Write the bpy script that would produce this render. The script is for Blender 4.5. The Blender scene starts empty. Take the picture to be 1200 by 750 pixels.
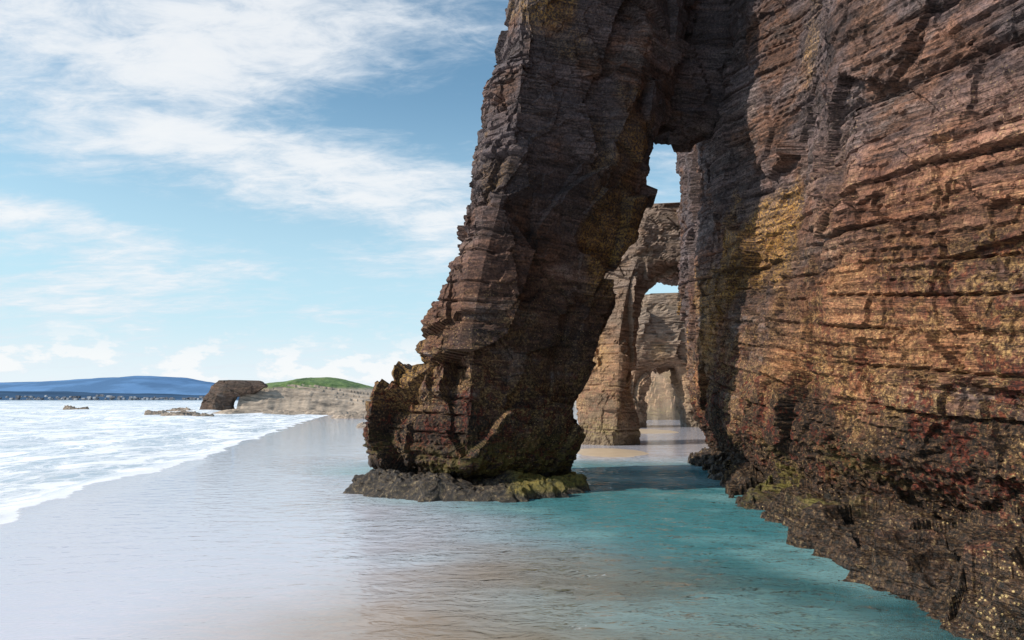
import bpy, math, numpy as np
from mathutils import Vector
scene=bpy.context.scene
rng=np.random.default_rng(7)
# ---------------------------------------------------------------- noise
def hsh(ix,iy,iz,seed=0):
    h=(ix.astype(np.int64)*374761393+iy.astype(np.int64)*668265263+iz.astype(np.int64)*1274126177+seed*97531247)&0xffffffff
    h=((h^(h>>13))*1274126177)&0xffffffff
    h=((h^(h>>15))*2246822519)&0xffffffff
    h=h^(h>>16)
    return h.astype(np.float64)/4294967295.0
def vn(x,y,z,seed=0):
    ix,iy,iz=np.floor(x),np.floor(y),np.floor(z)
    fx,fy,fz=x-ix,y-iy,z-iz
    fx=fx*fx*(3-2*fx);fy=fy*fy*(3-2*fy);fz=fz*fz*(3-2*fz)
    r=0
    for a in (0,1):
        for b in (0,1):
            for c in (0,1):
                w=(fx if a else 1-fx)*(fy if b else 1-fy)*(fz if c else 1-fz)
                r=r+w*hsh(ix+a,iy+b,iz+c,seed)
    return r*2-1
def fbm(x,y,z,o=4,seed=0):
    r=0;a=1;s=0
    for i in range(o):
        r=r+a*vn(x,y,z,seed+i);s+=a;a*=.5;x=x*2.03+3.1;y=y*2.03+1.7;z=z*2.03+5.3
    return r/s
def facet(x,y,z,seed,slope):
    ix,iy,iz=np.floor(x),np.floor(y),np.floor(z)
    best=np.full(x.shape,1e9);val=np.zeros(x.shape)
    for a in (-1,0,1):
        for b in (-1,0,1):
            for c in (-1,0,1):
                jx,jy,jz=ix+a,iy+b,iz+c
                cx=jx+hsh(jx,jy,jz,seed);cy=jy+hsh(jx,jy,jz,seed+1);cz=jz+hsh(jx,jy,jz,seed+2)
                dx,dy,dz=x-cx,y-cy,z-cz
                d=dx*dx+dy*dy+dz*dz
                v=(hsh(jx,jy,jz,seed+3)-.5)+slope*(dx*(hsh(jx,jy,jz,seed+4)-.5)+dy*(hsh(jx,jy,jz,seed+5)-.5)+dz*(hsh(jx,jy,jz,seed+6)-.5))
                m=d<best
                best=np.where(m,d,best);val=np.where(m,v,val)
    return val
def rock_disp(x,y,z,amp=1.0,sc=1.0,dip=(0.03,-0.05),base=True,seed=0,strata=1.0,bigk=1.0,blk=1.0,zb=2.4,midk=1.0):
    x=x/sc;y=y/sc;z=z/sc
    wx=.5*vn(x*.5,y*.5,z*.5,seed+11);wy=.5*vn(x*.5+9,y*.5,z*.5,seed+12);wz=.10*vn(x*.3,y*.3,z*.6,seed+13)
    t=z+dip[0]*x+dip[1]*y+wz
    big=facet((x+wx)*.36,(y+wy)*.36,t*.26,seed+20,2.2)*.48*bigk
    mid=facet((x+wx*.6)*.8,(y+wy*.6)*.8,t*.7,seed+30,2.2)*.17*midk
    sml=facet((x+wx*.3)*2.1,(y+wy*.3)*2.1,t*2.6,seed+35,2.0)*.055
    def blocks(th,sx,sd):
        tt=t/th+.9*vn(t/th*.37,0*t,0*t+sd,sd)
        li=np.floor(tt)
        o=hsh(li,li*0,li*0,sd)*7
        jag=.25*vn(x*2.5,y*2.5,z*2.5,sd)+.1*vn(x*7,y*7,z*7,sd+5)
        cx=np.floor((x+y*.35+wx*.5+jag)/sx+o);cy=np.floor((y-x*.35+wy*.5+jag)/sx+o*1.7)
        return hsh(li,li*0+3,li*0,sd+1)-.5, hsh(li,cx,cy,sd+2)-.5, tt-li
    l1,b1,f1=blocks(.74,1.7,seed+41)
    l2,b2,f2=blocks(.24,.9,seed+51)
    l3,b3,f3=blocks(.085,.5,seed+61)
    reg=np.clip(.5+1.1*vn(x*.28,y*.28,z*.35,seed+71),.08,1.2)
    d=big+mid+sml+strata*(reg*(.10*l1+blk*.15*b1+blk*.06*b2)+.05*l2+.035*b2+.032*l3+.014*b3)
    crack=-.15*np.exp(-(np.minimum(f1,1-f1)*.74/.028)**2)*np.clip(vn(x*.5,y*.5,z*2,seed+72)*2+.6,0,1)
    crack2=-.07*np.exp(-(np.minimum(f2,1-f2)*.24/.02)**2)*np.clip(vn(x*.8,y*.8,z*3,seed+73)*2+.4,0,1)
    d=d+strata*(crack+crack2)+.07*fbm(x*1.3,y*1.3,z*1.6,4,seed+80)+.018*fbm(x*6,y*6,z*9,3,seed+85)
    if base:
        m=np.clip((zb-z*sc+1.1*vn(x*.7,y*.7,z*.7,seed+90))/1.8,0,1)
        lump=.12*fbm(x*3,y*3,z*3,3,seed+91)+.08*np.abs(vn(x*8,y*8,z*8,seed+95))+.06*vn(x*14,y*14,z*14,seed+96)
        d=d*(1-.35*m)+lump*m
    return d*amp*sc, np.clip(.5+.5*(l1+b2)+.3*l3,0,1)
# ---------------------------------------------------------------- mesh helpers
def mesh_from(name,V,quads,tris=None,mat=None,attr=None,smooth=False):
    me=bpy.data.meshes.new(name)
    V=np.ascontiguousarray(V,dtype=np.float32)
    me.vertices.add(len(V));me.vertices.foreach_set("co",V.ravel())
    q=np.asarray(quads,dtype=np.int32).reshape(-1,4)
    t=np.zeros((0,3),np.int32) if tris is None else np.asarray(tris,dtype=np.int32).reshape(-1,3)
    me.loops.add(q.size+t.size)
    me.loops.foreach_set("vertex_index",np.concatenate([q.ravel(),t.ravel()]).astype(np.int32))
    me.polygons.add(len(q)+len(t))
    ls=np.concatenate([np.arange(len(q))*4,q.size+np.arange(len(t))*3]).astype(np.int32)
    me.polygons.foreach_set("loop_start",ls)
    me.update(calc_edges=True)
    me.polygons.foreach_set("use_smooth",np.full(len(me.polygons),smooth))
    if attr:
        for k,a in attr.items():
            at=me.attributes.new(k,'FLOAT','POINT');at.data.foreach_set("value",np.ascontiguousarray(a.ravel(),dtype=np.float32))
    ob=bpy.data.objects.new(name,me);scene.collection.objects.link(ob)
    if mat: me.materials.append(mat)
    return ob
def rock_attrs(V):
    """low frequency colour masks baked per vertex (keeps the shader light)"""
    x,y,z=V[:,0],V[:,1],V[:,2]
    return {"tone":.5+.5*fbm(x*.55,y*.55,z*1.9,5,201),"warm":.5+.5*fbm(x*.22,y*.22,z*.4,5,211),"patch":.5+.5*fbm(x*.8,y*.8,z*.9,5,221),"lich":.5+.5*fbm(x*.3+5,y*.3,z*.3,4,231)}
def smooth_axis(A,w,axis,wrap):
    if w<1: return A
    out=np.zeros_like(A);ks=np.exp(-np.linspace(-2,2,2*w+1)**2);ks/=ks.sum()
    for i,k in zip(range(-w,w+1),ks):
        if wrap: out+=k*np.roll(A,i,axis)
        else:
            idx=np.clip(np.arange(A.shape[axis])+i,0,A.shape[axis]-1);out+=k*np.take(A,idx,axis)
    return out
def loft(name,keys,sides,sp,mat,disp=None,wr=4,wp=3,smooth=False,parent=None,topz=0.4):
    M=len(keys[0][1]);rings=[]
    C=[np.array([(x,y,k[0]) for x,y in k[1]],float) for k in keys]
    for i in range(len(C)-1):
        n=max(1,int(np.max(np.linalg.norm(C[i+1]-C[i],axis=1)[:])/sp))
        n=min(n,260)
        for j in range(n): rings.append(C[i]+(C[i+1]-C[i])*j/n)
    rings.append(C[-1]);R=np.array(rings)
    R=smooth_axis(R,wr,0,False)
    cols=[]
    for i in range(M):
        a=R[:,i];b=R[:,(i+1)%M];n=sides[i]
        for j in range(n): cols.append(a+(b-a)*j/n)
    G=np.array(cols).transpose(1,0,2)
    G=smooth_axis(G,wp,1,True)
    du=np.roll(G,-1,1)-np.roll(G,1,1)
    dv=np.empty_like(G);dv[1:-1]=G[2:]-G[:-2];dv[0]=G[1]-G[0];dv[-1]=G[-1]-G[-2]
    N=np.cross(du,dv);N/=np.linalg.norm(N,axis=2,keepdims=True)+1e-9
    N=smooth_axis(N,3,0,False)
    if disp:
        d,blk=disp(G[...,0],G[...,1],G[...,2])
        G=G+N*d[...,None]
    else: blk=np.full(G.shape[:2],.5)
    nr,nc=G.shape[:2]
    idx=np.arange(nr*nc).reshape(nr,nc);r=np.roll(idx,-1,1)
    q=np.stack([idx[:-1],r[:-1],r[1:],idx[1:]],-1).reshape(-1,4)
    V=G.reshape(-1,3);c=V[idx[-1]].mean(0)+np.array([0,0,topz])
    V=np.vstack([V,c]);ci=len(V)-1
    t=np.stack([idx[-1],r[-1],np.full(nc,ci)],-1)
    at=rock_attrs(V);at["blk"]=np.append(blk.ravel(),.5)
    ob=mesh_from(name,V,q,t,mat,at,smooth)
    if parent: ob.parent=parent
    return ob
def hgrid(name,X,Y,Z,mat,attr=None,smooth=False,rock=False):
    nr,nc=X.shape;idx=np.arange(nr*nc).reshape(nr,nc)
    q=np.stack([idx[:-1,:-1],idx[:-1,1:],idx[1:,1:],idx[1:,:-1]],-1).reshape(-1,4)
    V=np.stack([X,Y,Z],-1).reshape(-1,3)
    if rock: attr=dict(attr or {});attr.update(rock_attrs(V))
    return mesh_from(name,V,q,None,mat,attr,smooth)
# ---------------------------------------------------------------- node helper
class NT:
    def __init__(s,nt): s.t=nt;s.n=nt.nodes;s.l=nt.links
    def new(s,ty,**kw):
        n=s.n.new(ty)
        for k,v in kw.items(): setattr(n,k,v)
        return n
    def set(s,sock,v):
        if isinstance(v,bpy.types.NodeSocket): s.l.new(v,sock)
        elif isinstance(v,(tuple,list)) and len(v)==3 and sock.type=='RGBA': sock.default_value=(*v,1)
        else: sock.default_value=v
    def m(s,op,a,b=0.0,c=0.0,clamp=False):
        n=s.new('ShaderNodeMath',operation=op,use_clamp=clamp)
        s.set(n.inputs[0],a);s.set(n.inputs[1],b);s.set(n.inputs[2],c);return n.outputs[0]
    def mix(s,f,a,b,bl='MIX'):
        n=s.new('ShaderNodeMix',data_type='RGBA',blend_type=bl,clamp_factor=True)
        s.set(n.inputs[0],f);s.set(n.inputs[6],a);s.set(n.inputs[7],b);return n.outputs[2]
    def map(s,v,sc=(1,1,1),rot=(0,0,0),loc=(0,0,0)):
        n=s.new('ShaderNodeMapping');s.l.new(v,n.inputs[0]);n.inputs[1].default_value=loc;n.inputs[2].default_value=rot;n.inputs[3].default_value=sc;return n.outputs[0]
    def noise(s,v,scale,detail=4,rough=.55,dist=0):
        n=s.new('ShaderNodeTexNoise');s.l.new(v,n.inputs['Vector']);n.inputs['Scale'].default_value=scale;n.inputs['Detail'].default_value=detail;n.inputs['Roughness'].default_value=rough;n.inputs['Distortion'].default_value=dist;return n.outputs[0]
    def vor(s,v,scale,feat='F1',out=0,rnd=1):
        n=s.new('ShaderNodeTexVoronoi',feature=feat);s.l.new(v,n.inputs['Vector']);n.inputs['Scale'].default_value=scale;n.inputs['Randomness'].default_value=rnd;return n.outputs[out]
    def ss(s,v,a,b,lo=0.0,hi=1.0):
        n=s.new('ShaderNodeMapRange',interpolation_type='SMOOTHSTEP');s.set(n.inputs[0],v);n.inputs[1].default_value=a;n.inputs[2].default_value=b;n.inputs[3].default_value=lo;n.inputs[4].default_value=hi;return n.outputs[0]
    def ramp(s,v,stops):
        n=s.new('ShaderNodeValToRGB');s.l.new(v,n.inputs[0]);e=n.color_ramp.elements
        while len(e)<len(stops): e.new(.5)
        for el,(p,c) in zip(e,stops): el.position=p;el.color=(*c,1)
        return n.outputs[0]
    def bump(s,h,st,dist,nrm=None):
        n=s.new('ShaderNodeBump');s.set(n.inputs['Height'],h);n.inputs['Strength'].default_value=st;n.inputs['Distance'].default_value=dist
        if nrm: s.l.new(nrm,n.inputs['Normal'])
        return n.outputs[0]
    def at(s,name): return s.new('ShaderNodeAttribute',attribute_name=name).outputs['Fac']
    def grey(s,f):
        cb=s.new('ShaderNodeCombineXYZ')
        for i in range(3): s.l.new(f,cb.inputs[i])
        return cb.outputs[0]
def newmat(name):
    m=bpy.data.materials.new(name);m.use_nodes=True;m.node_tree.nodes.clear();return m,NT(m.node_tree)
def rock_mat(name,light=0.0,tide=1.0,tint=(1,1,1),bright=1.0,bsc=1.0,warmk=1.0,rotx=0.0,ubk=.8,band=.28,lcol=(.42,.33,.26)):
    m,N=newmat(name)
    tc=N.new('ShaderNodeTexCoord').outputs['Object']
    sep=N.new('ShaderNodeSeparateXYZ');N.l.new(tc,sep.inputs[0]);z=sep.outputs[2]
    blk=N.at('blk');tone=N.at('tone');warm=N.at('warm');patch=N.at('patch');lich=N.at('lich')
    tr_=N.map(tc,(1,1,1),(rotx,-.02,0))
    cr=N.noise(N.map(tr_,(.5,.5,10)),1.15,4,.68)
    fine=N.noise(tc,15,4,.78)
    med=N.noise(N.map(tr_,(1,1,2.8)),3.0,4,.70)
    tv=N.m('ADD',N.m('MULTIPLY',tone,.6),N.m('MULTIPLY',med,.4))
    col=N.ramp(tv,[(.34,(.030,.022,.021)),(.44,(.080,.051,.043)),(.52,(.15,.084,.058)),(.60,(.13,.10,.092)),(.72,(.25,.20,.175))])
    zz=N.ss(z,10.0,4.5)
    w=N.m('MULTIPLY',N.m('MULTIPLY',N.ss(warm,.38,.58),N.m('ADD',N.m('MULTIPLY',zz,.70),.10)),warmk)
    och=N.ramp(N.m('ADD',N.m('MULTIPLY',med,.6),N.m('MULTIPLY',patch,.4)),[(.38,(.085,.036,.023)),(.5,(.22,.092,.045)),(.62,(.36,.185,.085))])
    col=N.mix(w,col,och)
    g=N.m('MULTIPLY',N.ss(z,4.5,9.0),N.ss(patch,.33,.52))
    col=N.mix(N.m('MULTIPLY',g,.72),col,(.095,.083,.092))
    li=N.m('MULTIPLY',N.ss(lich,.58,.70),N.ss(fine,.42,.6))
    col=N.mix(N.m('MULTIPLY',li,.7),col,(.36,.21,.04))
    f=N.m('MULTIPLY',N.m('MULTIPLY_ADD',blk,.75,.6),N.ss(fine,.34,.66,.55,1.45))
    f=N.m('MULTIPLY',f,N.ss(cr,.34,.66,1-band,1+band))
    col=N.mix(1.0,col,N.grey(f),'MULTIPLY')
    crm=N.ss(N.m('ABSOLUTE',N.m('SUBTRACT',cr,.47)),.022,0.0)
    crm=N.m('MULTIPLY',crm,N.ss(tone,.33,.5,0,2.2*band+.2))
    col=N.mix(N.m('MULTIPLY',crm,.8),col,(.016,.012,.011))
    if tide>0:
        zn=N.m('ADD',z,N.m('MULTIPLY',N.m('SUBTRACT',patch,.5),5.2))
        bar=N.m('MULTIPLY',N.ss(zn,5.4,2.6),N.ss(N.noise(tc,2.6,4,.75),.42,.54))
        barc=N.ramp(fine,[(.38,(.035,.022,.015)),(.49,(.15,.09,.04)),(.60,(.46,.30,.12))])
        col=N.mix(N.m('MULTIPLY',bar,.8),col,barc)
        mu=N.ss(zn,2.9,1.6)
        muc=N.ramp(fine,[(.43,(.011,.010,.009)),(.52,(.042,.024,.017)),(.60,(.10,.055,.03)),(.69,(.36,.27,.14))])
        col=N.mix(N.m('MULTIPLY',mu,.92),col,muc)
        red=N.m('MULTIPLY',N.ss(N.noise(tc,2.2,4,.85,.2),.52,.57),N.m('MULTIPLY',N.ss(zn,4.6,2.8),N.ss(z,.5,1.1)))
        col=N.mix(N.m('MULTIPLY',red,.8),col,N.mix(N.ss(fine,.4,.6),(.03,.01,.008),(.16,.03,.016)))
        alg=N.m('MULTIPLY',N.m('MULTIPLY',N.ss(lich,.47,.58),N.ss(z,2.0,.5)),N.ss(med,.44,.55))
        col=N.mix(N.m('MULTIPLY',alg,.75),col,(.16,.135,.03))
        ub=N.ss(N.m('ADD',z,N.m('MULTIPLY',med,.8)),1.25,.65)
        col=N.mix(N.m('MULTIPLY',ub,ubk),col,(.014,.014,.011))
    v=N.vor(tc,17.0)
    sp=N.m('MULTIPLY',N.ss(v,.30,.16),N.m('MULTIPLY',N.ss(patch,.42,.56),N.ss(fine,.46,.54)))
    sp=N.m('MULTIPLY',sp,N.ss(z,9.0,3.0,.3,1.0))
    col=N.mix(N.m('MULTIPLY',sp,.8),col,(.55,.40,.18))
    col=N.mix(1.0,col,tuple(bright*c for c in tint),'MULTIPLY')
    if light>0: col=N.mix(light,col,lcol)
    h=N.m('ADD',N.m('ADD',N.m('MULTIPLY',N.m('ADD',med,N.m('MULTIPLY',fine,.55)),.55),N.m('MULTIPLY',cr,band*1.25)),N.m('MULTIPLY',crm,-.3))
    b=N.bump(h,1.0,.14*bsc)
    p=N.new('ShaderNodeBsdfPrincipled');N.l.new(col,p.inputs['Base Color']);N.l.new(b,p.inputs['Normal'])
    rg=N.ss(z,.1,1.6,.36,.85) if tide>0 else .9
    N.set(p.inputs['Roughness'],rg)
    p.inputs['Specular IOR Level'].default_value=.3
    o=N.new('ShaderNodeOutputMaterial');N.l.new(p.outputs[0],o.inputs[0])
    return m
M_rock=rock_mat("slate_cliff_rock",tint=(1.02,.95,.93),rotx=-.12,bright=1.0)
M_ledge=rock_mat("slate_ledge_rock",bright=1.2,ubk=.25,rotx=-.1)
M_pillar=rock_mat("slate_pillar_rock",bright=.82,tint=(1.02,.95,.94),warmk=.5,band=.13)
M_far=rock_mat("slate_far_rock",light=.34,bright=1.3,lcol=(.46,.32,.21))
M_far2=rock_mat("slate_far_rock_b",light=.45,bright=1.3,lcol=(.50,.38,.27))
# ---------------------------------------------------------------- main arch pillar
K=[]
def ring(z,L,C,D,E,F,G,H):
    Mx=(L[0]*.5+C[0]*.5-.12,L[1]*.45+C[1]*.55-.15)
    D=(D[0],D[1]+.35)
    K.append((z,[L,Mx,C,D,E,F,G,H]))
ring(-.6,(-3.3,20.2),(-1.2,18.6),(.6,19.0),(1.5,20.2),(1.4,22.5),(-.5,24),(-3,23))
ring(.45,(-3.3,20.2),(-1.2,18.6),(.6,19.0),(1.5,20.2),(1.4,22.5),(-.5,24),(-3,23))
ring(.85,(-3.8,20.0),(-1.2,17.9),(.7,18.9),(1.65,20.2),(1.5,22.5),(-.5,24),(-3.3,23))
ring(1.6,(-3.9,20.0),(-1.15,17.8),(.8,18.8),(1.95,20.3),(1.8,22.5),(-.4,24),(-3.3,23))
ring(2.5,(-3.5,20.0),(-1.1,17.9),(.9,18.9),(2.2,20.5),(2.0,22.6),(-.2,24),(-2.9,23))
ring(3.2,(-2.75,20.1),(-1.1,18.1),(1.1,19.0),(2.4,20.6),(2.2,22.7),(0,24),(-2.4,23))
ring(4.1,(-2.5,20.1),(-1.1,18.1),(1.3,19.1),(2.65,20.7),(2.4,22.8),(.2,24),(-2.0,23))
ring(5.0,(-1.9,20.1),(-1.0,18.2),(1.5,19.2),(2.9,20.8),(2.7,22.8),(.5,24),(-1.3,23))
ring(6.2,(-1.45,20.2),(-.8,18.3),(1.7,19.3),(3.1,20.9),(3.0,22.9),(.8,24),(-.9,23))
ring(8.0,(-1.25,20.2),(-.3,18.2),(2.2,19.2),(3.65,21.0),(3.55,23.0),(1.3,24),(-.6,23))
ring(9.3,(-1.15,20.2),(.0,18.1),(2.8,19.0),(4.0,21.0),(3.95,23.2),(1.6,24),(-.3,23))
ring(10.4,(-1.05,20.2),(.15,18.0),(3.3,18.9),(4.3,20.8),(4.35,23.3),(1.8,24),(-.2,23))
ring(11.4,(-.9,20.2),(.25,18.0),(3.7,18.9),(4.6,20.8),(4.9,23.3),(1.9,24.4),(-.1,23))
ring(11.9,(-.8,20.2),(.3,18.0),(3.8,18.9),(4.9,21.2),(8.5,23.4),(2.0,24.6),(0,23.2))
ring(12.2,(-.75,20.2),(.32,18.0),(3.9,19.0),(5.2,21.6),(13,23.4),(2.0,24.8),(0,23.3))
ring(14.3,(-.3,20.2),(.5,18.0),(4.2,19.1),(6.0,21.6),(14,23.6),(2.5,25),(.4,23.4))
ring(18,(.6,20.2),(1.2,18.2),(4.6,19.2),(6.3,21.4),(14,24),(3,25),(1.2,23.4))
ring(20,(1.8,20.6),(2.2,19.0),(5,19.8),(6.8,21.4),(14,24),(4,24.6),(2.6,23))
def pdisp(x,y,z):
    cx=np.interp(z,[0,4,6,8,10,14],[-1.2,-1.1,-.8,-.25,.3,.5])
    s=.28+1.1*np.clip((cx+.1-x)/.4,0,1)
    return rock_disp(x,y,z,seed=3,amp=.85,strata=s,blk=.9,bigk=1.2,midk=1.5)
arch=loft("rock_arch",K,[70,70,90,80,60,70,30,40],.045,M_pillar,pdisp,wp=2)
def platform(name,cx,cy,rx,ry,h,mat,seed,n=170,m=60,rot=0,rough=1.0):
    th=np.linspace(0,2*math.pi,n,endpoint=False);r=np.linspace(1.0,0.0,m)
    T,R=np.meshgrid(th,r)
    e=1+.16*vn(np.cos(T)*2.2,np.sin(T)*2.2,T*0,seed)+.09*vn(np.cos(T)*7,np.sin(T)*7,T*0,seed+1)+.04*vn(np.cos(T)*19,np.sin(T)*19,T*0,seed+9)
    X=R*e*rx*np.sign(np.cos(T))*np.abs(np.cos(T))**.8;Y=R*e*ry*np.sign(np.sin(T))*np.abs(np.sin(T))**.8
    X,Y=X*math.cos(rot)-Y*math.sin(rot)+cx,X*math.sin(rot)+Y*math.cos(rot)+cy
    s=np.clip((1-R)/.12,0,1);s=s**.5
    Z=-.25+(h+.25)*s
    k=h/.4*rough
    Z=Z+s*k*(.26*fbm(X*1.2/max(rx/3,1),Y*1.2/max(rx/3,1),Z*0,4,seed+2)+.14*np.round(2*vn(X*.8,Y*.8,Z*0,seed+3))/2+.12*np.abs(vn(X*6,Y*6,Z*0,seed+4)))
    off=.12*k*vn(X*5,Y*5,Z*9,seed+5);X=X+off;Y=Y+.5*off
    nr,nc=X.shape;idx=np.arange(nr*nc).reshape(nr,nc);rr=np.roll(idx,-1,1)
    q=np.stack([idx[:-1],rr[:-1],rr[1:],idx[1:]],-1).reshape(-1,4)
    return mesh_from(name,np.stack([X,Y,Z],-1).reshape(-1,3),q,None,mat)
def moss_mat():
    m,N=newmat("mussel_and_weed_rock")
    tc=N.new('ShaderNodeTexCoord').outputs['Object']
    sep=N.new('ShaderNodeSeparateXYZ');N.l.new(tc,sep.inputs[0])
    n9=N.noise(tc,9,5,.75)
    c=N.ramp(n9,[(.38,(.012,.011,.011)),(.5,(.045,.032,.025)),(.59,(.12,.085,.05)),(.69,(.40,.32,.19))])
    gm=N.m('MULTIPLY',N.ss(N.m('ADD',sep.outputs[0],N.m('MULTIPLY',n9,1.0)),.2,.8),N.ss(sep.outputs[2],.05,.25))
    gc=N.ramp(n9,[(.35,(.05,.045,.012)),(.5,(.17,.135,.028)),(.65,(.30,.22,.05))])
    c=N.mix(gm,c,gc)
    b=N.bump(n9,1.0,.10)
    p=N.new('ShaderNodeBsdfPrincipled');N.l.new(c,p.inputs['Base Color']);N.l.new(b,p.inputs['Normal']);p.inputs['Roughness'].default_value=.5
    o=N.new('ShaderNodeOutputMaterial');N.l.new(p.outputs[0],o.inputs[0]);return m
M_mus=moss_mat()
platform("tidal_rock_shelf",-1.0,19.4,3.2,2.1,.36,M_mus,5,n=520,m=130)
# ---------------------------------------------------------------- right hand cliff
def cliffring(z,t,foot,near=0.0):
    def L(a,b): return (a[0]+(b[0]-a[0])*t,a[1]+(b[1]-a[1])*t)
    pts=[L((9.0,-12),(9.2,-12)),L((8.0,3),(8.0,3)),L((7.1,8.0),(7.2,8.0)),L((6.05,11.8),(6.1,12.3)),L((5.9,14.6),(7.5,15.4)),L((6.1,18.2),(7.9,18.0)),
         L((6.65,22.5),(7.3,21.6)),L((7.25,26.5),(7.35,26.0)),L((8.3,31),(8.1,32)),L((10.3,38),(9.8,38)),L((13.5,46),(13.5,46)),L((18.5,58),(18.5,60))]
    pts=[(x+foot+(near if i in(1,2,3) else 0),y) for i,(x,y) in enumerate(pts)]
    return (z,[*reversed(pts)]+[(46,-12),(46,60)])
CK=[cliffring(-.8,0,.75,.3),cliffring(.65,0,.7,.3),cliffring(1.05,.0,.45,.2),cliffring(1.6,.0,.05),cliffring(2.5,.05,-.1),cliffring(4,.25,0),cliffring(6.5,.6,.0),cliffring(9,.9,0),cliffring(12,1,0),cliffring(16,1.05,.1),cliffring(21,1.1,.6),cliffring(22,1.1,2.5)]
cliff=loft("sea_cliff",CK,[30,50,110,70,100,100,110,150,240,70,20,12,12,12],.040,M_rock,lambda x,y,z:rock_disp(x,y,z,seed=17,amp=.9,dip=(.02,-.12),blk=.7,bigk=.8,midk=.8,strata=1.4,zb=2.9),wr=5,wp=4,topz=1)
ss_=np.linspace(0,1,700)
px=np.interp(ss_,[0,.2,.4,.55,.7,.85,1],[5.6,4.95,4.8,4.9,5.25,6.0,7.2]);py=np.interp(ss_,[0,.2,.4,.55,.7,.85,1],[4,7.4,9.2,11.4,15,21,28])
w_=np.linspace(0,1,170)
S,W=np.meshgrid(np.arange(700),w_,indexing='ij')
Y=py[S]+0*W
X=px[S]+W*3.4+(.7*fbm(Y*.9,W*2,W*0+2,4,5)+.22*fbm(Y*4,W*6,W*0+2,3,6))*(1-W)
hgt=np.interp(Y,[4,8,10,13,18,28],[.80,.66,.52,.44,.38,.3])
s=np.clip(W*3.4/.55,0,1)**.6
raw=s*.85+.50*fbm(X*.9,Y*.9,W*0,3,8)+.40*facet(X*1.1,Y*1.1,W*0,9,2.5)
st=np.floor(raw*4)/4;st=st+.25*np.clip((raw*4-np.floor(raw*4)-.6)/.4,0,1)
Z=-.35+(hgt+.35)*np.clip(st*.75+raw*.25+.12,-.3,1.6)+.06*np.abs(fbm(X*6,Y*6,W*0,2,12))+.07*fbm(X*3,Y*3,W*0,3,13)
X=X+.05*vn(X*4,Y*4,W*0,77)
hgrid("tidal_ledge",X,Y,Z,M_ledge,{"blk":np.clip(.5+.5*vn(X*2,Y*2,Z*9,3),0,1)},rock=True)
# ---------------------------------------------------------------- second and third arches
K2=[]
def r2(z,a,b,c,d,e): K2.append((z,[a,b,c,d,e]))
r2(-.5,(3.8,38.6),(5.6,37.6),(7.2,38.6),(7.1,41),(4.0,41))
r2(1,(3.8,38.6),(5.6,37.4),(7.15,38.6),(7.1,41),(4.0,41))
r2(3,(3.5,38.8),(5.8,37.7),(6.8,38.8),(6.8,41),(3.7,41))
r2(6,(3.8,38.8),(6.0,37.8),(6.9,38.9),(6.8,41),(4.1,41))
r2(8.2,(4.5,38.9),(6.4,37.9),(7.6,39),(7.6,41),(4.8,41))
r2(9.6,(5.0,39),(6.8,38),(8.4,39),(8.6,41),(5.3,41))
r2(10.1,(5.2,39),(7.0,38),(9.4,39),(14,41),(5.5,41))
r2(10.4,(5.3,39),(7.1,38),(13,39),(16,41),(5.6,41))
r2(12.6,(6.0,39.2),(7.6,38.2),(14,39.2),(16,41),(6.4,41))
r2(14,(7.2,39.8),(8.6,39.2),(14,39.6),(16,41),(7.6,41))
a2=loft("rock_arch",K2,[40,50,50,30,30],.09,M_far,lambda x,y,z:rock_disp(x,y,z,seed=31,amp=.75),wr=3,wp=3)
K3=[]
def r3(z,a,b,c,d,e): K3.append((z,[a,b,c,d,e]))
r3(-.5,(9,62),(10.5,60.8),(12.1,62),(12.1,66),(9,66))
r3(3,(9.3,62),(10.7,61),(12.0,62),(12.1,66),(9.3,66))
r3(5,(9.6,62),(11,61),(12.8,62),(13.2,66),(9.5,66))
r3(5.6,(9.8,62),(11,61),(14.2,62),(14.4,66),(9.8,66))
r3(6.0,(9.8,62),(11,61),(19,62),(19,66),(9.8,66))
r3(10,(10.4,62),(11.6,61.2),(22,62),(22,66),(10.4,66))
r3(12.2,(11.6,63),(12.5,62.4),(22,63),(22,65),(11.6,65))
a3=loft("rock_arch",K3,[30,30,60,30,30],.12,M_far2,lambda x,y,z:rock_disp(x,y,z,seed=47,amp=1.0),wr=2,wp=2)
loft("right_leg",[(-.5,[(16.0,62.2),(20,62),(20,66),(16,66)]),(3,[(15.8,62.2),(20,62),(20,66),(15.8,66)]),(6.5,[(14.8,62.2),(20,62.1),(20,65.9),(14.9,65.8)])],[30,30,20,20],.12,M_far2,lambda x,y,z:rock_disp(x,y,z,seed=48,amp=.9),wr=2,wp=2,parent=a3)
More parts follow.
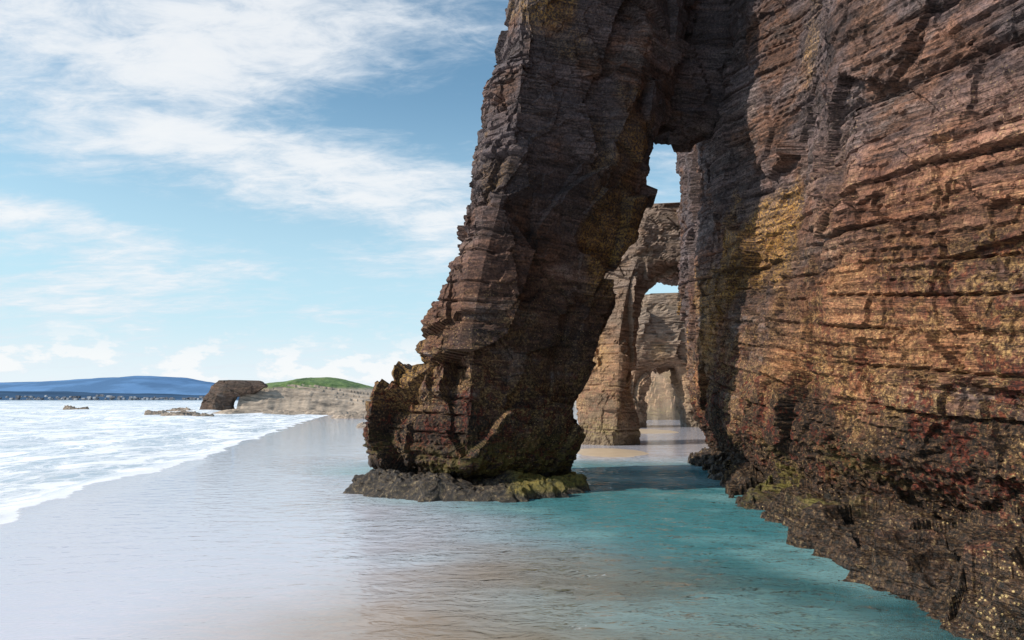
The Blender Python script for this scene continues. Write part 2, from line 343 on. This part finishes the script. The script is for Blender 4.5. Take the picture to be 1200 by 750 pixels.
# ---------------------------------------------------------------- distant coast
def coast_mat(name,grass,hazeamt,rock=(.34,.29,.25),haze=(.45,.52,.6),gz=4.0):
    m,N=newmat(name)
    tc=N.new('ShaderNodeTexCoord').outputs['Object']
    sep=N.new('ShaderNodeSeparateXYZ');N.l.new(tc,sep.inputs[0])
    geo=N.new('ShaderNodeNewGeometry');sn=N.new('ShaderNodeSeparateXYZ');N.l.new(geo.outputs['Normal'],sn.inputs[0])
    n=N.noise(N.map(tc,(.25,.25,1.1),(0,.25,0)),.9,6,.7)
    c=N.ramp(n,[(.34,tuple(.3*r for r in rock)),(.47,tuple(.85*r for r in rock)),(.62,tuple(1.25*r for r in rock))])
    if grass:
        ng=N.noise(tc,.5,5,.65)
        g=N.m('MULTIPLY',N.ss(N.m('ADD',sn.outputs[2],N.m('MULTIPLY',N.m('SUBTRACT',ng,.5),.8)),.45,.65),N.ss(N.m('ADD',sep.outputs[2],ng),gz-.2,gz+.8))
        gc=N.ramp(ng,[(.35,(.035,.08,.012)),(.55,(.10,.17,.03)),(.7,(.2,.22,.07))])
        c=N.mix(g,c,gc)
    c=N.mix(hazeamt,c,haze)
    b=N.bump(n,.9,.8)
    p=N.new('ShaderNodeBsdfPrincipled');N.l.new(c,p.inputs['Base Color']);N.l.new(b,p.inputs['Normal']);p.inputs['Roughness'].default_value=.9
    o=N.new('ShaderNodeOutputMaterial');N.l.new(p.outputs[0],o.inputs[0]);return m
def ridge(name,xs,top,y0,depth,mat,seed,nx=300,ny=90,steep=.22,amp=1.0,frontslope=None,rock=False):
    x=np.linspace(xs[0],xs[-1],nx);t=np.linspace(0,1,ny)
    Xg,T=np.meshgrid(x,t,indexing='xy');H=np.interp(Xg,xs,top)
    fs=steep if frontslope is None else np.interp(Xg,xs,frontslope)
    pf=np.clip(T/fs,0,1)**.6*np.clip((1-T)/.3,0,1)**.6
    pf=np.minimum(pf,1)*(.80+.20*np.clip(T/.6,0,1))
    Y=y0+T*depth+amp*1.6*fbm(Xg*.18,T*2,Xg*0,4,seed)
    n=fbm(Xg*.15,Y*.15,Xg*0,5,seed+4)
    tilt=.16*Xg
    stp=np.round((pf*H+tilt+.5*n)*1.3)/1.3-tilt
    Z=np.where(pf<.78,.5*pf*H+.5*np.clip(stp,0,None)*np.minimum(1,pf*3),pf*H)+amp*n*.9*np.minimum(pf*2,1)-.4*(pf<.02)
    return hgrid(name,Xg,Y,Z,mat,{"blk":np.full(Xg.size,.5)} if rock else None,rock=rock)
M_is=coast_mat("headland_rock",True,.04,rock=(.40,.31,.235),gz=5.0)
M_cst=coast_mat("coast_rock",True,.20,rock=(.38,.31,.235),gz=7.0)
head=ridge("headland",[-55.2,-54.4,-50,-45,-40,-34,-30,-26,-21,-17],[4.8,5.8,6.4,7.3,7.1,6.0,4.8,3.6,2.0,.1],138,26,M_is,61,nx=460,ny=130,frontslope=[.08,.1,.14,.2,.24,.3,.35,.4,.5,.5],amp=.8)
dd=lambda x,y,z:rock_disp(x,y,z,seed=66,amp=.45,sc=1.6,base=False,dip=(.25,0))
M_is2=rock_mat("headland_dark_rock",light=.14,tide=0,bright=.9,bsc=3,warmk=.3)
st_=loft("stack",[(-.5,[(-63,138),(-59.5,136.4),(-56.2,138),(-56.4,140.5),(-62.5,140.5)]),(1.8,[(-62.2,138),(-59.3,136.8),(-56.6,138),(-56.6,140.5),(-61.8,140.5)]),
  (3.0,[(-61.6,138),(-59,137),(-56.0,138.2),(-56.0,140.5),(-61.2,140.5)]),(3.7,[(-61.0,138.2),(-58.5,137.2),(-52.0,138.6),(-52,140.5),(-61,140.5)]),(5.2,[(-60.8,138.6),(-58,137.8),(-50.0,139),(-50,140.5),(-60.4,140.5)]),(6.3,[(-59.5,139.2),(-56,138.8),(-51.4,139.2),(-51.4,140.3),(-59.5,140.3)])],[24,30,30,24,24],.2,M_is2,dd,wr=1,wp=1,parent=head,topz=.1)
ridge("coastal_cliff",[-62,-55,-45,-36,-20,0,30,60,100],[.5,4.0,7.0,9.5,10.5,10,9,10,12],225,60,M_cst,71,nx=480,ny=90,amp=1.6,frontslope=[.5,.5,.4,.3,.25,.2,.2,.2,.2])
ridge("coastal_cliff",[13,18,22,30,45],[1,7,8,9,9],84,20,M_far2,75,nx=120,ny=60,amp=1.2,rock=True)
def reef(x,y,rx,ry,h,seed): return platform("low_reef",x,y,rx,ry,h,M_is,seed,n=110,m=34,rough=1.2)
reef(-50,104,2.6,1.6,.4,1);reef(-58,112,1.6,1.0,.5,2);reef(-95,150,2.4,1.2,.6,3);reef(-63,131,3,1.2,.5,14);reef(-45,100,1.5,.8,.3,15)
reef(-36,118,6,2.2,.4,8);reef(-28,112,5,2,.4,4);reef(-20.5,92,3.2,1.6,.35,5);reef(-19,100,4,2,.5,6);reef(-46,126,9,2.5,.4,7);reef(-12,62,2.2,1.0,.3,11)
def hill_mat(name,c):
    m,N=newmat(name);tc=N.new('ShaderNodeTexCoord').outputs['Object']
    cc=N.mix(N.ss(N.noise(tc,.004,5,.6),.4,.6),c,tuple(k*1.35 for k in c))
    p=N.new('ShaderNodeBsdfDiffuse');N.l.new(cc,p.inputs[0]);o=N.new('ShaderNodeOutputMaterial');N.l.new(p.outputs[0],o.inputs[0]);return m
def hills(name,y,xs,hs,mat,seed,rough):
    x=np.linspace(xs[0],xs[-1],400);t=np.linspace(0,1,24);Xg,T=np.meshgrid(x,t)
    H=np.interp(Xg,xs,hs)+rough*fbm(Xg*.004,T*2,T*0,5,seed)
    Z=np.sin(T*math.pi/2)**.8*H-2;Y=y+T*900
    hgrid(name,Xg,Y,Z,mat,smooth=True)
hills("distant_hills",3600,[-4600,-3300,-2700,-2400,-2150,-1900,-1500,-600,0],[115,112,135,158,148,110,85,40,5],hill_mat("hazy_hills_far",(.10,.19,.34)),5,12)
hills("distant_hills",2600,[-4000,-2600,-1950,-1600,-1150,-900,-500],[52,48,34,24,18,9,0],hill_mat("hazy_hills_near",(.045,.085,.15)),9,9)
tv=[];tq=[]
for i in range(110):
    x=-2000+rng.beta(2,1.6)*950;y=2480+rng.random()*90
    w=4+rng.random()*10;h=1.5+rng.random()*3;zb=2+rng.random()**2*14*(1 if x<-1400 else .5);d=10
    b=len(tv)
    tv+= [(x,y,zb-2),(x+w,y,zb-2),(x+w,y+d,zb-2),(x,y+d,zb-2),(x,y,zb+h),(x+w,y,zb+h),(x+w,y+d,zb+h),(x,y+d,zb+h),(x,y+d/2,zb+h+1.5),(x+w,y+d/2,zb+h+1.5)]
    tq+= [(b,b+1,b+5,b+4),(b+1,b+2,b+6,b+5),(b+2,b+3,b+7,b+6),(b+3,b,b+4,b+7),(b+4,b+5,b+9,b+8),(b+7,b+8,b+9,b+6)]
mt,N=newmat("town_walls");tc=N.new('ShaderNodeTexCoord').outputs['Object']
c=N.ramp(N.noise(tc,.05,2,.5),[(.35,(.10,.10,.11)),(.5,(.2,.2,.22)),(.65,(.42,.43,.45))])
p=N.new('ShaderNodeBsdfDiffuse');N.l.new(c,p.inputs[0]);o=N.new('ShaderNodeOutputMaterial');N.l.new(p.outputs[0],o.inputs[0])
hills("coastal_slope",2440,[-2500,-2050,-1500,-1100,-850],[26,24,17,10,0],bpy.data.materials["hazy_hills_near"],19,4)
mesh_from("distant_town",np.array(tv)-np.array([0,60,0]),tq,None,mt)
# ---------------------------------------------------------------- sand
def geo_axis(a,n): return 3*np.sinh(np.linspace(-a,a,n))
xs=geo_axis(8,420)
ys=np.concatenate([np.linspace(-40,5,50,endpoint=False),5*np.exp(np.linspace(0,math.log(1700),520))])
X,Y=np.meshgrid(xs,ys)
pool=1/(1+np.exp(-(X+ .43*(Y-8)-.3)*1.5))*(Y<27)
bar=np.exp(-(((X-4.6)/2.2)**2+((Y-33)/3.0)**2))+.8*np.exp(-(((X-10)/4)**2+((Y-55)/6.0)**2))
Z=-.10-.5*pool+.21*bar+.02*fbm(X*.4,Y*.4,X*0,3,4)
sea=np.clip(-(X+7.5+.2*Y)/20,0,1);Z=Z-1.2*sea-np.clip((Y-60)/200,0,1)
ms,N=newmat("wet_sand");tc=N.new('ShaderNodeTexCoord').outputs['Object']
sn_=N.noise(N.map(tc,(1,2.2,1)),1.8,4,.6)
c=N.ramp(sn_,[(.3,(.42,.31,.21)),(.7,(.56,.43,.30))])
b=N.bump(sn_,.4,.04)
p=N.new('ShaderNodeBsdfPrincipled');N.l.new(c,p.inputs['Base Color']);N.l.new(b,p.inputs['Normal']);p.inputs['Roughness'].default_value=.5
o=N.new('ShaderNodeOutputMaterial');N.l.new(p.outputs[0],o.inputs[0])
hgrid("sand_beach",X,Y,Z,ms,smooth=True)
# ---------------------------------------------------------------- water
xs=geo_axis(8,760)
ys=np.concatenate([np.linspace(-40,5,60,endpoint=False),5*np.exp(np.linspace(0,math.log(1700),960))])
X,Y=np.meshgrid(xs,ys)
d=X+7.7+.20*Y+ .9*fbm(Y*.10,X*.0,X*0,3,21)
S=np.clip(-d/3,0,1)
far=1/(1+(Y/900)**2)
wv=.10*np.sin(-d*.55+1.4*fbm(X*.05,Y*.05,X*0,3,22)*3)*S+.06*fbm(X*.9,Y*.9,X*0,3,24)*S
band=np.sin(Y*.11+X*.02+2.2*fbm(X*.02,Y*.02,X*0,2,26))
br=np.clip((band-.6)/.35,0,1)*np.clip(-(d+6)/20,0,1)*np.clip((Y-35)/30,0,1)
lip=.05*np.exp(-((d+.35)/.35)**2)
near=np.clip((45-Y)/25,0,1)*np.clip(1.3-np.abs(X)/14,0,1)
poolv=1/(1+np.exp(-(X+.43*(Y-8)-.3)*1.0))
rip=near*(.12+.88*poolv)*(.024*fbm(X*1.1+.3*Y,Y*1.6,X*0,3,28)+.009*vn(X*3.0,Y*4.6,X*0,29))
Z=(wv+.45*br*far+lip+rip)*np.clip(1.2-Y/1500,0,1)
pat1=.5+.5*fbm(X*.35,Y*.5,X*0,4,31)
wob=.75*fbm(X*.5,Y*.5,X*0,4,33)
mw,N=newmat("sea_water")
tc=N.new('ShaderNodeTexCoord').outputs['Object']
sp=N.new('ShaderNodeSeparateXYZ');N.l.new(tc,sp.inputs[0]);x,y=sp.outputs[0],sp.outputs[1]
dW=N.m('ADD',N.at('shore'),N.m('MULTIPLY',N.m('SUBTRACT',N.noise(tc,2.0,3,.6),.5),.5))
brk=N.at('breaker');pt=N.at('pat')
seaM=N.ss(dW,.1,-.25)
edge=N.m('MULTIPLY',N.ss(dW,.12,-.05),N.ss(dW,-1.3,-.1))
pl=N.m('ADD',N.m('ADD',x,N.m('MULTIPLY',N.m('SUBTRACT',y,8.0),.43)),N.m('MULTIPLY',N.m('SUBTRACT',pt,.5),3.5))
poolM=N.m('MULTIPLY',N.ss(pl,-1.8,4.6),N.ss(N.m('ADD',y,N.m('MULTIPLY',pt,4.0)),34,26))
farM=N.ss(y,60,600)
w1=N.noise(N.map(tc,(.5,.22,1),(0,0,.2)),1.0,6,.72,1.2)
v1=N.vor(N.map(tc,(1,.55,1)),1.6,'DISTANCE_TO_EDGE')
lace=N.ss(N.m('SUBTRACT',v1,N.m('MULTIPLY',w1,.28)),.02,-.09)
foam=N.m('MAXIMUM',N.ss(w1,.42,.56),N.m('MULTIPLY',lace,.7))
foam=N.m('MULTIPLY',foam,seaM)
foam=N.m('MAXIMUM',foam,edge)
foam=N.m('MULTIPLY',foam,N.m('SUBTRACT',1.0,N.m('MULTIPLY',farM,.7)))
foam=N.m('MAXIMUM',foam,N.m('MULTIPLY',brk,N.ss(w1,.3,.5)),clamp=True)
sandy=N.m('MULTIPLY',N.ss(N.m('ADD',y,N.m('MULTIPLY',N.m('SUBTRACT',pt,.5),6.0)),13,7.0),N.ss(x,-5,-.5))
film=N.mix(sandy,(.80,.79,.90),(.70,.52,.37))  # pale lavender: bright sky reflection painted into the film's diffuse colour
bodyc=N.mix(seaM,film,(.52,.63,.74))
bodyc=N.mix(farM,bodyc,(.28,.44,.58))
tl=N.mix(N.ss(pt,.35,.65),(.085,.29,.325),(.28,.53,.55))
bodyc=N.mix(poolM,bodyc,tl)
bodyc=N.mix(foam,bodyc,(.90,.91,.95))
op=N.m('SUBTRACT',N.m('SUBTRACT',.80,N.m('MULTIPLY',sandy,.35)),N.m('MULTIPLY',poolM,.15))
op=N.m('MAXIMUM',op,N.m('MULTIPLY',seaM,.92));op=N.m('MAXIMUM',op,foam);op=N.m('MAXIMUM',op,farM)
r2_=N.noise(N.map(tc,(1.0,2.0,1),(0,0,.15)),1.8,3,.62,.5)
amp_=N.m('ADD',N.m('MAXIMUM',N.m('MULTIPLY',poolM,1.9),N.m('MULTIPLY',seaM,.7)),.14)
bm=N.bump(N.m('ADD',N.m('MULTIPLY',r2_,amp_),N.m('MULTIPLY',foam,.12)),.85,.20)
df=N.new('ShaderNodeBsdfDiffuse');N.l.new(bodyc,df.inputs[0])
tr=N.new('ShaderNodeBsdfTransparent');N.l.new(N.mix(poolM,(.95,.95,.95),(.68,.94,.92)),tr.inputs[0])
mx=N.new('ShaderNodeMixShader');N.l.new(op,mx.inputs[0]);N.l.new(tr.outputs[0],mx.inputs[1]);N.l.new(df.outputs[0],mx.inputs[2])
gl=N.new('ShaderNodeBsdfGlossy');gl.inputs['Roughness'].default_value=.03;N.l.new(bm,gl.inputs['Normal'])
fr=N.new('ShaderNodeFresnel');fr.inputs['IOR'].default_value=1.45;N.l.new(bm,fr.inputs['Normal'])
ff=N.m('MULTIPLY',fr.outputs[0],N.m('SUBTRACT',1.0,N.m('MULTIPLY',foam,.8)))
m2=N.new('ShaderNodeMixShader');N.l.new(ff,m2.inputs[0]);N.l.new(mx.outputs[0],m2.inputs[1]);N.l.new(gl.outputs[0],m2.inputs[2])
o=N.new('ShaderNodeOutputMaterial');N.l.new(m2.outputs[0],o.inputs[0])
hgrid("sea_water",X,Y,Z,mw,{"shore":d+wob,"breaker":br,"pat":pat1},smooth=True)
# ---------------------------------------------------------------- world, sun
sun_dir=Vector((-.82,-.27,.56)).normalized()
el=math.asin(sun_dir.z);az=math.atan2(sun_dir.x,sun_dir.y)
W=bpy.data.worlds.new("World");scene.world=W;W.use_nodes=True;W.node_tree.nodes.clear();N=NT(W.node_tree)
sk=N.new('ShaderNodeTexSky',sky_type='NISHITA');sk.sun_disc=False;sk.sun_elevation=el;sk.sun_rotation=az%(2*math.pi);sk.air_density=1.0;sk.dust_density=.6;sk.ozone_density=1.5
tc=N.new('ShaderNodeTexCoord').outputs['Generated']
sp=N.new('ShaderNodeSeparateXYZ');N.l.new(tc,sp.inputs[0]);x,y,z=sp.outputs
azn=N.m('ARCTAN2',x,y)
den=N.m('ADD',N.m('MAXIMUM',z,0.0),.16)
cb=N.new('ShaderNodeCombineXYZ');N.l.new(N.m('DIVIDE',x,den),cb.inputs[0]);N.l.new(N.m('DIVIDE',y,den),cb.inputs[1])
cn=N.noise(N.map(cb.outputs[0],(1.0,1.8,1),(0,0,.45),(3.1,.4,0)),1.25,7,.64,.4)
cf=N.noise(N.map(cb.outputs[0],(1.4,2.6,1),(0,0,.5)),4.2,5,.66,.5)
cp=N.noise(N.map(tc,(1,1,2.2)),15.0,5,.6)
msk=None
for (a,e,sa,se,wt) in [(-.60,.42,.22,.06,.14),(-.25,.48,.25,.05,.13),(-.30,.315,.15,.032,.13),(-.17,.27,.14,.035,.15),(-.46,.33,.07,.025,.08),(-.05,.24,.08,.04,.10),(-.60,.215,.07,.02,.20),(-.47,.165,.09,.018,.19),(-.36,.17,.06,.015,.12),(-.62,.12,.14,.02,.12),
                     (-.60,.30,.10,.03,.08),(-.38,.235,.16,.022,-.09),(-.20,.385,.12,.018,-.09),(-.48,.365,.10,.012,-.06),(-.25,.15,.2,.02,-.04),(-.62,.25,.1,.014,-.06)]:
    q=N.m('ADD',N.m('POWER',N.m('ABSOLUTE',N.m('DIVIDE',N.m('SUBTRACT',azn,a),sa)),2.0),N.m('POWER',N.m('ABSOLUTE',N.m('DIVIDE',N.m('SUBTRACT',z,e),se)),2.0))
    g=N.m('MULTIPLY',N.m('EXPONENT',N.m('MULTIPLY',q,-.6)),wt)
    msk=g if msk is None else N.m('ADD',msk,g)
dn=N.m('ADD',N.m('ADD',N.m('MULTIPLY',cn,.66),N.m('MULTIPLY',cf,.34)),msk)
cl=N.m('MULTIPLY',N.ss(dn,.46,.72),.88)
pufb=N.m('MULTIPLY',N.ss(z,.0,.03),N.ss(z,.13,.05))
puff=N.m('MULTIPLY',N.ss(N.m('ADD',cp,N.m('MULTIPLY',pufb,.10)),.55,.66),pufb)
cl=N.m('MAXIMUM',cl,N.m('MULTIPLY',puff,.75))
hz=N.ss(z,.46,.02,0.0,.95)
base=N.mix(1.0,sk.outputs[0],(1.45,1.8,1.68),'MULTIPLY')
base=N.mix(hz,base,(5.9,8.2,9.4))
base=N.mix(N.ss(z,.13,.0,0,.8),base,(9.0,9.5,9.8))
cc=N.mix(N.ss(dn,.52,.8),(7.7,8.4,9.2),(9.6,9.7,9.8))
cc=N.mix(puff,cc,(9.8,9.8,9.8))
fin=N.mix(cl,base,cc)
bg=N.new('ShaderNodeBackground');N.l.new(fin,bg.inputs[0]);bg.inputs[1].default_value=.10
o=N.new('ShaderNodeOutputWorld');N.l.new(bg.outputs[0],o.inputs[0])
L=bpy.data.lights.new("sun","SUN");L.energy=5.0;L.angle=math.radians(.5);L.color=(1,.92,.80)
so=bpy.data.objects.new("sun",L);scene.collection.objects.link(so);so.rotation_euler=sun_dir.to_track_quat('Z','Y').to_euler()
# ---------------------------------------------------------------- camera
cam=bpy.data.cameras.new("camera");cam.lens=24;cam.sensor_width=36;cam.clip_end=20000
co=bpy.data.objects.new("camera",cam);scene.collection.objects.link(co);co.location=(0,0,2.5);co.rotation_euler=(math.radians(90+6.63),0,0)
scene.camera=co
scene.view_settings.view_transform='Standard';scene.view_settings.look='None';scene.view_settings.exposure=0
